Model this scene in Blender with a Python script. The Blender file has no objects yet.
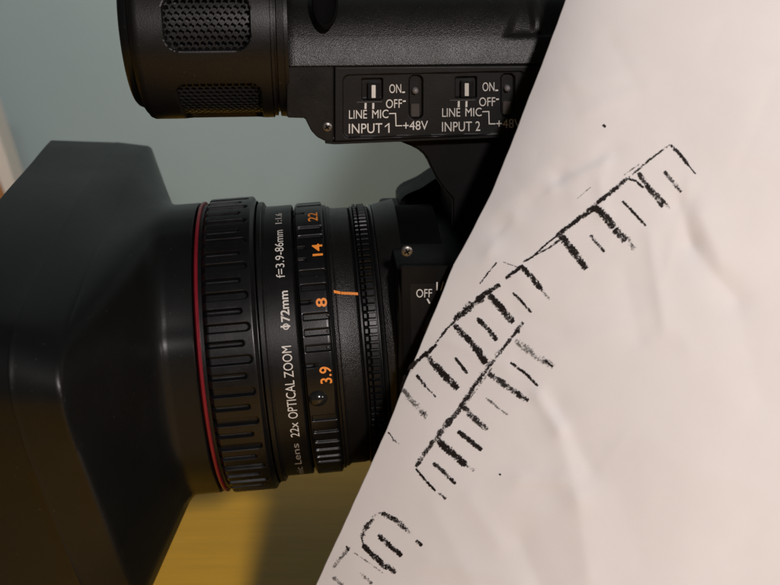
import bpy, bmesh, math, random
import numpy as np
from mathutils import Vector, Matrix
from mathutils.geometry import tessellate_polygon

random.seed(7)
SC = bpy.context.scene
COL = SC.collection
K = 0.00029            # metres per unit; the lens stands about 1050 units from the eye
F = 1050.0
PITCH = math.radians(21)
CAM_H = 0.235          # eye above the table top

# ------------------------------------------------------------------ camera
cam_d = bpy.data.cameras.new('camera')
cam = bpy.data.objects.new('camera', cam_d); COL.objects.link(cam)
cam.location = (0, 0, CAM_H)
cam.rotation_euler = (math.radians(90) - PITCH, 0, 0)
cam_d.sensor_width = 36.0
cam_d.lens = F / 780.0 * 36.0
cam_d.clip_start = 0.01
cam_d.clip_end = 50
cam_d.dof.use_dof = True
cam_d.dof.focus_distance = 0.268
cam_d.dof.aperture_fstop = 21.0
SC.camera = cam

# ------------------------------------------------------------------ light
world = bpy.data.worlds.new('World'); SC.world = world
world.use_nodes = True
world.node_tree.nodes['Background'].inputs[0].default_value = (0.90, 0.92, 1.0, 1)
world.node_tree.nodes['Background'].inputs[1].default_value = 0.03

def area(name, loc, target, size, power, col):
    l = bpy.data.lights.new(name, 'AREA'); l.shape = 'RECTANGLE'
    l.size, l.size_y = size; l.energy = power; l.color = col
    o = bpy.data.objects.new(name, l); COL.objects.link(o)
    o.location = loc
    o.rotation_euler = (Vector(target) - Vector(loc)).to_track_quat('-Z', 'Y').to_euler()
    return o
area('room_lamp', (0.20, -0.43, 0.54), (0.02, 0.28, 0.10), (0.055, 0.055), 5.3, (1.0, 0.915, 0.895))
area('side_lamp', (0.36, 0.0, 0.27), (0.12, 0.20, 0.19), (0.05, 0.05), 0.40, (1.0, 0.89, 0.83))
wl = area('wall_fill', (-0.08, 0.27, 0.50), (-0.1, 0.76, 0.10), (0.40, 0.06), 0.34, (1.0, 0.97, 0.93))  # unseen fill light added above the camcorder to brighten the wall
wl.data.spread = math.radians(84)

SC.view_settings.view_transform = 'Standard'
SC.view_settings.look = 'None'
SC.view_settings.exposure = 0.0
SC.view_settings.gamma = 1.0
SC.view_settings.use_curve_mapping = False
SC.render.engine = 'CYCLES'

# ------------------------------------------------------------------ geometry frame
fw = np.array([0, math.cos(PITCH), -math.sin(PITCH)])
uw = np.array([0, math.sin(PITCH), math.cos(PITCH)])
rw = np.array([1.0, 0, 0])
TH, PH = 0.0770, 0.0600
A0 = F * fw + (244.4 - 390) * rw - (343.4 - 292.5) * uw       # a point on the lens axis
AX = np.array([math.cos(TH) * math.cos(PH), math.sin(TH) * math.cos(PH), math.sin(PH)])
NN = np.array([math.sin(TH), -math.cos(TH), 0.0])
UP = np.cross(NN, AX)
if UP[2] < 0: UP = -UP
E1 = np.array([math.cos(TH), math.sin(TH), 0.0])
EZ = np.array([0, 0, 1.0])

def ray(x, y): return fw + (x - 390) / F * rw - (y - 292.5) / F * uw
def to_world(P):                                  # units -> metres in the world
    P = np.asarray(P, float) * K
    return P + np.array([0, 0, CAM_H])
def on_face(x, y, N):                             # where a sight line meets the upright plane N of the body -> (S, Z)
    d = ray(x, y)
    t = (A0 @ NN + N) / (d @ NN)
    Q = d * t - A0
    return float(Q @ E1), float(Q @ EZ)
def BP(S, N, Z): return A0 + S * E1 + N * NN + Z * EZ            # body point
def LP(s, r, a): return A0 + s * AX + r * (math.cos(a) * NN + math.sin(a) * UP)   # lens point
def on_cyl(x, y, r):                              # sight line on the lens cylinder of radius r -> (s, angle)
    d = ray(x, y)
    dp = np.array([d @ NN, d @ UP]); o = np.array([-(A0 @ NN), -(A0 @ UP)])
    a, b, c = dp @ dp, 2 * dp @ o, o @ o - r * r
    disc = b * b - 4 * a * c
    t = (-b - math.sqrt(max(disc, 0))) / (2 * a)
    Q = d * t - A0
    return float(Q @ AX), math.atan2(float(Q @ UP), float(Q @ NN))
def sx(x, r=133.0, y=345): return on_cyl(x, y, r)[0]

# ------------------------------------------------------------------ objects
BASE = to_world(BP(60, 0, 0)); BASE[2] = 0.0
def thing(name, label, cat, loc, group=None):
    o = bpy.data.objects.new(name, None); COL.objects.link(o)
    o.location = loc; o['label'] = label; o['category'] = cat
    o.empty_display_size = 0.02
    if group: o['group'] = group
    return o

def mesh_obj(name, verts, faces, mat, parent=None, origin=(0, 0, 0), smooth=None, stuff=False, world_pts=False, label=None):
    """verts in units (camera-origin) unless world_pts; stored relative to origin."""
    me = bpy.data.meshes.new(name)
    V = np.asarray(verts, float)
    if not world_pts: V = V * K + np.array([0, 0, CAM_H])
    V = V - np.asarray(origin)
    me.from_pydata([tuple(v) for v in V], [], faces)
    me.update()
    bm = bmesh.new(); bm.from_mesh(me)
    bmesh.ops.recalc_face_normals(bm, faces=bm.faces)
    bm.to_mesh(me); bm.free()
    if smooth is not None:
        me.polygons.foreach_set('use_smooth', [True] * len(me.polygons))
        me.set_sharp_from_angle(angle=math.radians(smooth))
    if mat: me.materials.append(mat)
    o = bpy.data.objects.new(name, me); COL.objects.link(o)
    if parent:
        o.parent = parent
    else:
        o.location = origin
    if stuff: o['kind'] = 'stuff'
    if label: o['label'] = label
    return o

# ------------------------------------------------------------------ materials
def new_mat(name):
    m = bpy.data.materials.new(name); m.use_nodes = True
    nt = m.node_tree; b = nt.nodes['Principled BSDF']
    return m, nt, b
def noise(nt, scale, detail=4, rough=0.5, coord='Object', vec_scale=None):
    tc = nt.nodes.new('ShaderNodeTexCoord'); n = nt.nodes.new('ShaderNodeTexNoise')
    n.inputs['Scale'].default_value = scale; n.inputs['Detail'].default_value = detail
    n.inputs['Roughness'].default_value = rough
    if vec_scale:
        mp = nt.nodes.new('ShaderNodeMapping'); mp.inputs['Scale'].default_value = vec_scale
        nt.links.new(tc.outputs[coord], mp.inputs[0]); nt.links.new(mp.outputs[0], n.inputs['Vector'])
    else:
        nt.links.new(tc.outputs[coord], n.inputs['Vector'])
    return n
def ramp(nt, src, p0, c0, p1, c1):
    r = nt.nodes.new('ShaderNodeValToRGB')
    r.color_ramp.elements[0].position = p0; r.color_ramp.elements[0].color = (*c0, 1)
    r.color_ramp.elements[1].position = p1; r.color_ramp.elements[1].color = (*c1, 1)
    nt.links.new(src, r.inputs[0]); return r
def plastic(name, col, rough, grain=0.0, gscale=2600, smudge=0.12, spec=0.5, dust=0.0):
    m, nt, b = new_mat(name)
    b.inputs['Specular IOR Level'].default_value = spec
    n = noise(nt, 45, 5, 0.6)
    c = ramp(nt, n.outputs['Fac'], 0.3, tuple(v * 0.85 for v in col), 0.7, tuple(v * 1.2 for v in col))
    last = c.outputs['Color']
    if dust:
        dn = noise(nt, 1300, 2, 0.5)
        dr = ramp(nt, dn.outputs['Fac'], 0.72, (0, 0, 0), 0.80, (dust * 3, dust * 3, dust * 2.8))
        mx = nt.nodes.new('ShaderNodeMixRGB'); mx.blend_type = 'ADD'; mx.inputs[0].default_value = 1
        nt.links.new(last, mx.inputs[1]); nt.links.new(dr.outputs['Color'], mx.inputs[2]); last = mx.outputs[0]
    nt.links.new(last, b.inputs['Base Color'])
    mr = nt.nodes.new('ShaderNodeMapRange')
    mr.inputs['From Min'].default_value = 0.3; mr.inputs['From Max'].default_value = 0.7
    mr.inputs['To Min'].default_value = rough - smudge / 2; mr.inputs['To Max'].default_value = rough + smudge / 2
    n2 = noise(nt, 120, 5, 0.7)
    nt.links.new(n2.outputs['Fac'], mr.inputs['Value']); nt.links.new(mr.outputs[0], b.inputs['Roughness'])
    if grain:
        g = noise(nt, gscale, 2, 0.5)
        bp = nt.nodes.new('ShaderNodeBump'); bp.inputs['Strength'].default_value = grain
        bp.inputs['Distance'].default_value = 0.0002
        nt.links.new(g.outputs['Fac'], bp.inputs['Height']); nt.links.new(bp.outputs[0], b.inputs['Normal'])
    return m
M = {}
M['hood'] = plastic('hood_plastic', (0.0045, 0.005, 0.005), 0.36, 0.07, 2600, dust=0.012, smudge=0.04, spec=0.26)
M['barrel'] = plastic('barrel_satin_black', (0.004, 0.004, 0.004), 0.38, 0.08, 2500, spec=0.3)
M['rubber'] = plastic('rubber_black', (0.004, 0.004, 0.0042), 0.32, 0.06, 2500, dust=0.01, spec=0.36)
M['gloss'] = plastic('gloss_black', (0.01, 0.01, 0.01), 0.18)
M['grain'] = plastic('grained_shell', (0.006, 0.0055, 0.005), 0.37, 0.55, 4000, dust=0.01, spec=0.42)
M['shell'] = plastic('smooth_shell', (0.0045, 0.0042, 0.004), 0.40, 0.16, 2600, dust=0.01, spec=0.3)
M['body'] = plastic('body_shell', (0.0035, 0.0033, 0.0032), 0.5, 0.14, 2600, spec=0.13)
M['panel'] = plastic('panel_plate', (0.0045, 0.004, 0.004), 0.5, 0.12, 2200, spec=0.25)
M['grille'] = plastic('grille_metal', (0.012, 0.012, 0.012), 0.28, 0.0, spec=0.4)
M['dark'] = plastic('well_black', (0.002, 0.002, 0.002), 0.8, spec=0.05)
M['red'] = plastic('red_stripe', (0.15, 0.006, 0.012), 0.35)
M['white_print'] = plastic('white_print', (0.55, 0.53, 0.49), 0.6, smudge=0.05, spec=0.2)
M['grey_print'] = plastic('shaded_print', (0.26, 0.24, 0.2), 0.6, smudge=0.05)  # white print greyed in colour, for lettering in shade low on the lens
M['orange_print'] = plastic('orange_print', (0.75, 0.24, 0.03), 0.55, smudge=0.05)
M['grey_knob'] = plastic('grey_knob', (0.13, 0.12, 0.12), 0.45)
M['slide'] = plastic('slide_grey', (0.045, 0.038, 0.034), 0.5, spec=0.2)
M['steel'] = plastic('screw_steel', (0.14, 0.13, 0.12), 0.35)
M['steel'].node_tree.nodes['Principled BSDF'].inputs['Metallic'].default_value = 0.8

# wall paint
m, nt, b = new_mat('teal_wall_paint'); M['wall'] = m
n = noise(nt, 5, 6, 0.6)
c = ramp(nt, n.outputs['Fac'], 0.3, (0.27, 0.355, 0.372), 0.7, (0.305, 0.392, 0.405))
nt.links.new(c.outputs['Color'], b.inputs['Base Color']); b.inputs['Roughness'].default_value = 0.7
# table wood
m, nt, b = new_mat('yellow_wood'); M['wood'] = m
n = noise(nt, 9, 6, 0.6, vec_scale=(1.2, 14, 1))
c = ramp(nt, n.outputs['Fac'], 0.25, (0.76, 0.40, 0.022), 0.75, (0.86, 0.485, 0.034))
n2 = noise(nt, 60, 3, 0.6, vec_scale=(0.6, 12, 1))
c2 = ramp(nt, n2.outputs['Fac'], 0.35, (0.90, 0.89, 0.87), 0.6, (1, 1, 1))
mx = nt.nodes.new('ShaderNodeMixRGB'); mx.blend_type = 'MULTIPLY'; mx.inputs[0].default_value = 1
nt.links.new(c.outputs['Color'], mx.inputs[1]); nt.links.new(c2.outputs['Color'], mx.inputs[2])
nt.links.new(mx.outputs[0], b.inputs['Base Color']); b.inputs['Roughness'].default_value = 0.45
m, nt, b = new_mat('brown_board'); M['board'] = m
n = noise(nt, 12, 4, 0.6, vec_scale=(8, 8, 1))
c = ramp(nt, n.outputs['Fac'], 0.3, (0.27, 0.12, 0.045), 0.7, (0.38, 0.18, 0.07))
nt.links.new(c.outputs['Color'], b.inputs['Base Color']); b.inputs['Roughness'].default_value = 0.5
m, nt, b = new_mat('white_edging'); M['edging'] = m
b.inputs['Base Color'].default_value = (0.62, 0.60, 0.56, 1); b.inputs['Roughness'].default_value = 0.5
# paper
m, nt, b = new_mat('white_paper'); M['paper'] = m
n = noise(nt, 30, 5, 0.6)
c = ramp(nt, n.outputs['Fac'], 0.3, (0.61, 0.595, 0.592), 0.7, (0.66, 0.645, 0.642))
nt.links.new(c.outputs['Color'], b.inputs['Base Color']); b.inputs['Roughness'].default_value = 0.75
b.inputs['Specular IOR Level'].default_value = 0.25
g = noise(nt, 1500, 4, 0.7)
bp = nt.nodes.new('ShaderNodeBump'); bp.inputs['Strength'].default_value = 0.10; bp.inputs['Distance'].default_value = 0.0002
nt.links.new(g.outputs['Fac'], bp.inputs['Height']); nt.links.new(bp.outputs[0], b.inputs['Normal'])
# ink: black print that lets the paper show where the stamp missed
def ink(name, thr, dens=1.0):
    m, nt, b = new_mat(name)
    b.inputs['Base Color'].default_value = (0.010, 0.007, 0.006, 1); b.inputs['Roughness'].default_value = 0.7; b.inputs['Specular IOR Level'].default_value = 0.15
    uv = nt.nodes.new('ShaderNodeUVMap'); sep = nt.nodes.new('ShaderNodeSeparateXYZ')
    nt.links.new(uv.outputs[0], sep.inputs[0])
    n = noise(nt, 2900, 3, 0.6)
    n2 = noise(nt, 650, 3, 0.6)
    def mth(op, a, b_=None, v=None):
        x = nt.nodes.new('ShaderNodeMath'); x.operation = op
        nt.links.new(a, x.inputs[0])
        if b_ is not None: nt.links.new(b_, x.inputs[1])
        if v is not None: x.inputs[1].default_value = v
        return x.outputs[0]
    # edge falloff |u|^3
    au = mth('ABSOLUTE', sep.outputs[0]); p = mth('POWER', au, v=2.2); p = mth('MULTIPLY', p, v=0.13)
    s = mth('ADD', n.outputs['Fac'], n2.outputs['Fac']); s = mth('MULTIPLY', s, v=0.5)
    d = mth('SUBTRACT', s, p)
    mr = nt.nodes.new('ShaderNodeMapRange'); mr.inputs['From Min'].default_value = thr - 0.045; mr.inputs['From Max'].default_value = thr + 0.055; mr.inputs['To Max'].default_value = dens
    nt.links.new(d, mr.inputs['Value'])
    tr = nt.nodes.new('ShaderNodeBsdfTransparent'); mix = nt.nodes.new('ShaderNodeMixShader')
    nt.links.new(mr.outputs[0], mix.inputs[0]); nt.links.new(tr.outputs[0], mix.inputs[1]); nt.links.new(b.outputs[0], mix.inputs[2])
    nt.links.new(mix.outputs[0], nt.nodes['Material Output'].inputs['Surface'])
    return m
M['ink3'] = ink('ink_dense', 0.395); M['ink2'] = ink('ink_patchy', 0.435, 0.88); M['ink1'] = ink('ink_faint', 0.475, 0.62)

# ------------------------------------------------------------------ setting
def box_pts(x0, x1, y0, y1, z0, z1):
    return [(x0, y0, z0), (x1, y0, z0), (x1, y1, z0), (x0, y1, z0), (x0, y0, z1), (x1, y0, z1), (x1, y1, z1), (x0, y1, z1)]
BOXF = [(0, 3, 2, 1), (4, 5, 6, 7), (0, 1, 5, 4), (1, 2, 6, 5), (2, 3, 7, 6), (3, 0, 4, 7)]
WALL_Y = 0.74
w = mesh_obj('wall', box_pts(-1.6, 1.6, WALL_Y, WALL_Y + 0.1, -0.75, 1.6), BOXF, M['wall'], world_pts=True); w['kind'] = 'structure'
t = mesh_obj('table_top', box_pts(-0.9, 0.9, -0.25, WALL_Y - 0.003, -0.03, 0.0), BOXF, M['wood'], world_pts=True)
t['label'] = 'yellow wooden table top beneath the black camcorder'; t['category'] = 'table'

# brown board with white edging leaning at the wall, left edge of view
def sight(x, y, Y):
    d = ray(x, y); return d * (Y / K / d[1])
bd = thing('board', 'brown board with a white edge standing behind the lens hood', 'board', to_world(sight(-10, 190, WALL_Y - 0.05)))
def slab(name, px, Y0, Y1, mat, parent, origin):
    P = [sight(x, y, Y0) for x, y in px]; Q = [p + np.array([0, (Y1 - Y0) / K, 0]) for p in P]
    k = len(px)
    return mesh_obj(name, P + Q, [tuple(range(k)), tuple(range(2 * k - 1, k - 1, -1))] + [(i, (i + 1) % k, k + (i + 1) % k, k + i) for i in range(k)], mat, parent, origin)
o_ = tuple(bd.location)
slab('edging', [(-36, 95), (-14, 95), (35, 245), (26, 245)], WALL_Y - 0.055, WALL_Y - 0.035, M['edging'], bd, o_)
slab('panel', [(-140, 95), (-37, 95), (25, 245), (-140, 245)], WALL_Y - 0.053, WALL_Y - 0.037, M['board'], bd, o_)

# ================================================================== camcorder
CM = thing('camcorder', 'black video camcorder with ringed zoom lens, top handle and microphone, partly behind the white sheet', 'video camera', tuple(BASE))
OR = tuple(BASE)
def part(name, V, Fc, mat, smooth=None, parent=None, stuff=False, label=None):
    return mesh_obj(name, V, Fc, mat, parent or CM, OR, smooth, stuff, label=label)

def lathe(name, prof, mat, smooth=35, seg=160, parent=None, cap=False, label=None):
    V, Fc = [], []
    for s, r in prof:
        for k in range(seg): V.append(LP(s, r, 2 * math.pi * k / seg))
    for i in range(len(prof) - 1):
        for k in range(seg):
            k2 = (k + 1) % seg
            Fc.append((i * seg + k, i * seg + k2, (i + 1) * seg + k2, (i + 1) * seg + k))
    if cap:
        Fc.append(tuple(range(seg))); Fc.append(tuple(range((len(prof) - 1) * seg, len(prof) * seg))[::-1])
    return part(name, V, Fc, mat, smooth, parent, label=label)

def ringfield(name, s_list, ang, rfun, mat, parent=None, smooth=50):
    """closed ring whose radius is rfun(s, a); s_list axial samples, ang angular samples"""
    V, Fc = [], []
    na = len(ang)
    for s in s_list:
        for a in ang: V.append(LP(s, rfun(s, a), a))
    for i in range(len(s_list) - 1):
        for k in range(na):
            k2 = (k + 1) % na
            Fc.append((i * na + k, i * na + k2, (i + 1) * na + k2, (i + 1) * na + k))
    return part(name, V, Fc, mat, smooth, parent)

def sm(e0, e1, x):
    t = min(1, max(0, (x - e0) / (e1 - e0))); return t * t * (3 - 2 * t)

# ---- inner tube that carries everything
S = {x: None for x in ()}
s_neck = -62
s_red0, s_red1 = sx(197.6, 143), sx(200.4, 143)
s_f0, s_f1 = sx(205.5, 145), sx(258, 145)
s_t0, s_t1 = sx(268, 134), sx(298.5, 134)
s_z0, s_z1 = sx(302, 134.5), sx(332.5, 134.5)
s_i0, s_i1 = sx(336.5, 129), sx(361, 127)
s_k0, s_k1 = sx(365.5, 129.5), sx(379.5, 129.5)
s_b0 = sx(386, 127)
lathe('inner_tube', [(-60, 132), (s_b0 + 60, 124)], M['dark'])

# ---- lens hood
def unloop(pts, s):
    out = []
    for x, y in pts:
        d = ray(x, y); P = A0 + AX * s; Q = d * ((P @ AX) / (d @ AX)) - A0
        out.append((float(Q @ NN), float(Q @ UP)))
    return out
s_B, s_A, s_C = -105, -140, -207
def loop_pts(kind):
    # near half from the sight of its corners, far half mirrored; order: top middle -> near side -> bottom middle
    if kind == 'B': near = [(0, 146), (120, 140), (216, 129), (256, 119), (276, 104), (282, 84), (276, 58), (264, 30), (222, -60), (176, -150), (150, -182), (110, -198), (0, -203)]
    if kind == 'A': near = [(0, 159), (120, 150), (225, 139), (254, 130), (272, 113), (279, 92), (277, 70), (270, 38), (243, -40), (211, -120), (180, -172), (125, -196), (0, -203)]
    if kind == 'C': near = [(0, 170), (120, 163), (218, 148), (244, 138), (260, 120), (266, 98), (266, 74), (262, 34), (248, -56), (226, -138), (200, -186), (145, -212), (0, -220)]
    far = {'B': [(-100, 153), (-205, 156), (-246, 152), (-266, 134), (-276, 106), (-276, 60), (-262, 20)],
           'A': [(-110, 161), (-205, 163), (-240, 161), (-262, 146), (-272, 120), (-274, 72), (-268, 30)],
           'C': [(-110, 173), (-190, 176), (-214, 174), (-236, 160), (-250, 134), (-262, 84), (-262, 40)]}[kind]
    return near + far[::-1] if False else (near, far)
ang_near = [90, 81, 73, 67, 58, 46, 32, 18, -18, -48, -60, -72, -90]
def resample(near, n=96):
    near, far = near if isinstance(near, tuple) else (near, None)
    mir = [(-N, Z) for N, Z in near[1:-1]]
    if far: mir[:len(far)] = far
    pts = near + mir[::-1]
    P = np.array(pts, float); k = len(P); out = []
    # Catmull-Rom with the same parameter on every loop
    for i in range(k):
        p0, p1, p2, p3 = P[i - 1], P[i], P[(i + 1) % k], P[(i + 2) % k]
        for j in range(8):
            t = j / 8
            q = 0.5 * ((2 * p1) + (-p0 + p2) * t + (2 * p0 - 5 * p1 + 4 * p2 - p3) * t * t + (-p0 + 3 * p1 - 3 * p2 + p3) * t ** 3)
            out.append(q)
    return np.array(out)
def circ(r): return [(r * math.cos(math.radians(a)), r * math.sin(math.radians(a))) for a in ang_near]
cn = resample(circ(143)); 
L = {k: resample(loop_pts(k)) for k in 'BAC'}
def hood_sections():
    secs = []
    secs.append((s_red0 - 2.5, cn * 0.975)); secs.append((s_red0 - 3, cn * 0.995)); secs.append((s_red0 - 4, cn)); 
    secs.append((s_neck + 10, cn)); secs.append((s_neck + 6, cn + (L['B'] - cn) * 0.004)); secs.append((s_neck + 3, cn + (L['B'] - cn) * 0.018)); 
    def mixp(a, sa, b, sb, t): return (sa + (sb - sa) * t, a + (b - a) * t)
    secs.append((s_neck, cn + (L['B'] - cn) * 0.045))
    for t in (0.09, 0.15, 0.3, 0.5, 0.7, 0.85, 0.94, 0.98): secs.append(mixp(cn, s_neck, L['B'], s_B, t))
    # rounded crease at B
    m1 = mixp(L['B'], s_B, L['A'], s_A, 0.0); secs.append((s_B - 0.6, L['B'] * 0.998))
    for t in (0.05, 0.12, 0.3, 0.6, 0.9, 0.975): secs.append(mixp(L['B'], s_B, L['A'], s_A, t))
    # small step at A, then the outer shade to the front edge
    secs.append((s_A + 0.2, L['A'] * 1.0005)); secs.append((s_A - 1.2, L['A'] * 1.0005))
    A2 = L['A'] * 0.9985
    for t in (0.03, 0.2, 0.5, 0.9, 0.985): secs.append(mixp(A2, s_A, L['C'], s_C, t))
    secs.append((s_C, L['C'] * 0.995)); secs.append((s_C, L['C'] * 0.985))
    # inside wall back to the glass
    secs.append((s_C + 3, L['C'] * 0.975)); secs.append((s_A, L['A'] * 0.965)); secs.append((s_B, L['B'] * 0.955)); secs.append((s_B + 10, cn * 0.97)); secs.append((s_neck, cn * 0.94))
    return secs
V, Fc = [], []
secs = hood_sections(); k = len(cn)
for s, q in secs:
    for N, Z in q: V.append(A0 + s * AX + N * NN + Z * UP)
for i in range(len(secs) - 1):
    for j in range(k):
        j2 = (j + 1) % k
        Fc.append((i * k + j, i * k + j2, (i + 1) * k + j2, (i + 1) * k + j))
hood = part('lens_hood', V, Fc, M['hood'], 32)
lathe('front_glass', [(s_neck - 4, 130), (s_neck - 8, 100), (s_neck - 11, 50), (s_neck - 12, 1)], M['gloss'])

# ---- red stripe
lathe('red_ring', [(s_red0 - 2, 139), (s_red0 - 0.8, 142), (s_red0, 143.6), (s_red1 - 0.8, 143.8), (s_red1, 143), (s_red1 + 0.3, 138)], M['red'])

# ---- focus ring with its slots
NS = 64; STEP = 2 * math.pi / NS
a_long = on_cyl(250, 326, 145)[1]
def focus_r(s, a):
    r = 145.2
    # rounded shoulders
    r -= 4.0 * (1 - sm(s_f0 - 1, s_f0 + 2.5, s)) + 5.0 * sm(s_f1 - 3.5, s_f1 + 0.5, s)
    q = (a - a_long) / STEP
    i = round(q); d = (q - i) * STEP * 145
    long_ = (i % 2 == 0)
    hw = 4.1 if long_ else 3.0
    end = s_f1 - (5.5 if long_ else 11.5)
    st = s_f0 - 6
    # distance inside a capsule
    cx_ = min(max(s, st + hw), end - hw)
    dd = math.hypot(s - cx_, d) - hw
    r -= 4.2 * (1 - sm(-1.5, 0.2, dd))
    return r
frac = [0, .08, .13, .16, .19, .215, .24, .265, .29, .315, .35, .42, .5]
fr = sorted(set([-f for f in frac if f < .5] + frac))
ang = []
for i in range(NS):
    for f_ in fr: ang.append(a_long + (i + f_) * STEP)
ss = [s_f0 - 1, s_f0, s_f0 + 0.8, s_f0 + 2, s_f0 + 2.8, s_f0 + 3.6, s_f0 + 4.4, s_f0 + 5.4, s_f0 + 7]
x_ = s_f0 + 10
while x_ < s_f1 - 15: ss.append(x_); x_ += 5
x_ = s_f1 - 14.6
while x_ < s_f1 + 0.6: ss.append(x_); x_ += 0.75
ss.append(s_f1 + 0.7)
ringfield('focus_ring', ss, ang, focus_r, M['rubber'])
lathe('focus_ring_seat', [(s_f0 - 5.5, 140.5), (s_f0 - 1.5, 140.5), (s_f0 - 1.2, 136)], M['barrel'])

# ---- retaining band and text band
lathe('retaining_band', [(s_f1 + 1, 131), (s_f1 + 1.3, 137.5), (s_f1 + 2.5, 139), (s_f1 + 6, 139), (s_f1 + 7, 138), (s_f1 + 7.4, 135.2), (s_f1 + 8.6, 135.2), (s_f1 + 9, 132)], M['barrel'])
band = lathe('text_band', [(s_t0 - 0.5, 128), (s_t0, 133.2), (s_t0 + 1, 134), (s_t1 - 1, 134), (s_t1, 133.2), (s_t1 + 0.4, 128)], M['barrel'])

# ---- zoom ring
R_Z = 134.6
slots_full = [on_cyl(325, y, R_Z)[1] for y in (214.5 + 12, 235.5, 271.5, 286, 315.5, 331.5, 347.8, 418, 430.5, 440.5, 449, 456, 461.5)]
slots_full = slots_full + [a + math.radians(d) for a in (slots_full[0],) for d in (22, 30, 38, 60, 75, 90, 105, 120, 150, 180, 200, 220, 240)]
ticks = [on_cyl(308, y, R_Z)[1] for y in (213, 247.5, 259.5, 302, 366)]
wz = 1.75 / R_Z
def zoom_r(s, a):
    r = R_Z
    r -= 2.6 * (1 - sm(s_z0 - 0.2, s_z0 + 1.6, s)) + 2.6 * sm(s_z1 - 1.8, s_z1 + 0.2, s)
    for b_ in slots_full:
        d = abs((a - b_ + math.pi) % (2 * math.pi) - math.pi) * R_Z
        if d < 4.2:
            e = max(d - 2.1, 0)
            dep = 1 - sm(0, 1.3, e)
            inside = sm(s_z0 + 2.4, s_z0 + 3.4, s) * (1 - sm(s_z1 - 1.8, s_z1 - 1.0, s))
            r -= 2.3 * dep * inside
            break
    for b_ in ticks:
        d = abs((a - b_ + math.pi) % (2 * math.pi) - math.pi) * R_Z
        if d < 4:
            dep = 1 - sm(1.4, 2.4, d)
            inside = (1 - sm(s_z0 + 8.6, s_z0 + 9.8, s))
            r -= 1.8 * dep * inside
    return r
ang = [i * 2 * math.pi / 720 for i in range(720)]
for b_ in slots_full + ticks:
    for w_ in (-3.6, -2.9, -2.5, -2.1, 2.1, 2.5, 2.9, 3.6): ang.append((b_ + w_ / R_Z) % (2 * math.pi))
ang = sorted(ang)
ss = [s_z0 - 0.4, s_z0, s_z0 + 0.8, s_z0 + 1.6, s_z0 + 2.4, s_z0 + 2.9, s_z0 + 3.4, s_z0 + 6, s_z0 + 8.6, s_z0 + 9.2, s_z0 + 9.8, s_z0 + 14, s_z0 + 19, s_z1 - 1.8 - 2, s_z1 - 1.8, s_z1 - 1.4, s_z1 - 1.0, s_z1 - 0.5, s_z1, s_z1 + 0.3]
zr = ringfield('zoom_ring', ss, ang, zoom_r, M['rubber'])
# small steel domes added as highlights at three slot ends, and the lever boss
def local_frame(x, y, r):
    s, a = on_cyl(x, y, r)
    c = LP(s, r, a); nrm = math.cos(a) * NN + math.sin(a) * UP; tan = -math.sin(a) * NN + math.cos(a) * UP
    return c, AX, tan, nrm
def dome(name, c, e1, e2, nrm, r1, r2, h, mat, parent=None, rings=8, seg=24, skirt=0.0):
    V, Fc = [], []
    if skirt:
        for k in range(seg):
            a = 2 * math.pi * k / seg; V.append(c + e1 * r1 * math.cos(a) + e2 * r2 * math.sin(a) - nrm * skirt)
    for i in range(rings):
        t = i / rings * math.pi / 2
        for k in range(seg):
            a = 2 * math.pi * k / seg
            V.append(c + e1 * r1 * math.cos(t) * math.cos(a) + e2 * r2 * math.cos(t) * math.sin(a) + nrm * h * math.sin(t))
    V.append(c + nrm * h)
    nr = rings + (1 if skirt else 0)
    for i in range(nr - 1):
        for k in range(seg):
            k2 = (k + 1) % seg; Fc.append((i * seg + k, i * seg + k2, (i + 1) * seg + k2, (i + 1) * seg + k))
    for k in range(seg): Fc.append(((nr - 1) * seg + k, (nr - 1) * seg + (k + 1) % seg, nr * seg))
    return part(name, V, Fc, mat, 50, parent)
for y in (315, 331, 347):
    c, e1, e2, nr = local_frame(328, y, R_Z - 1.8)
    dome('slot_glint', c, e1, e2, nr, 1.5, 1.4, 1.9, M['steel'], zr, 5, 12)
c, e1, e2, nr = local_frame(318, 398, R_Z - 1)
dome('lever_boss', c, e1, e2, nr, 8.5, 7.5, 6.5, M['gloss'], zr)

# ---- iris barrel
lathe('zoom_ring_stop', [(s_z1 + 0.4, 126), (s_z1 + 0.8, 131), (s_z1 + 2.5, 131.4), (s_z1 + 3.2, 130.6), (s_z1 + 3.4, 126)], M['barrel'])
lathe('index_barrel', [(s_i0 - 0.5, 126), (s_i0, 129.6), (s_i0 + 2.5, 129.8), (s_i0 + 3.5, 128.2), (s_i0 + 5.5, 127.4), (s_i1 - 2, 127.3), (s_i1, 126), (s_i1 + 1, 123)], M['grain'])

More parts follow.
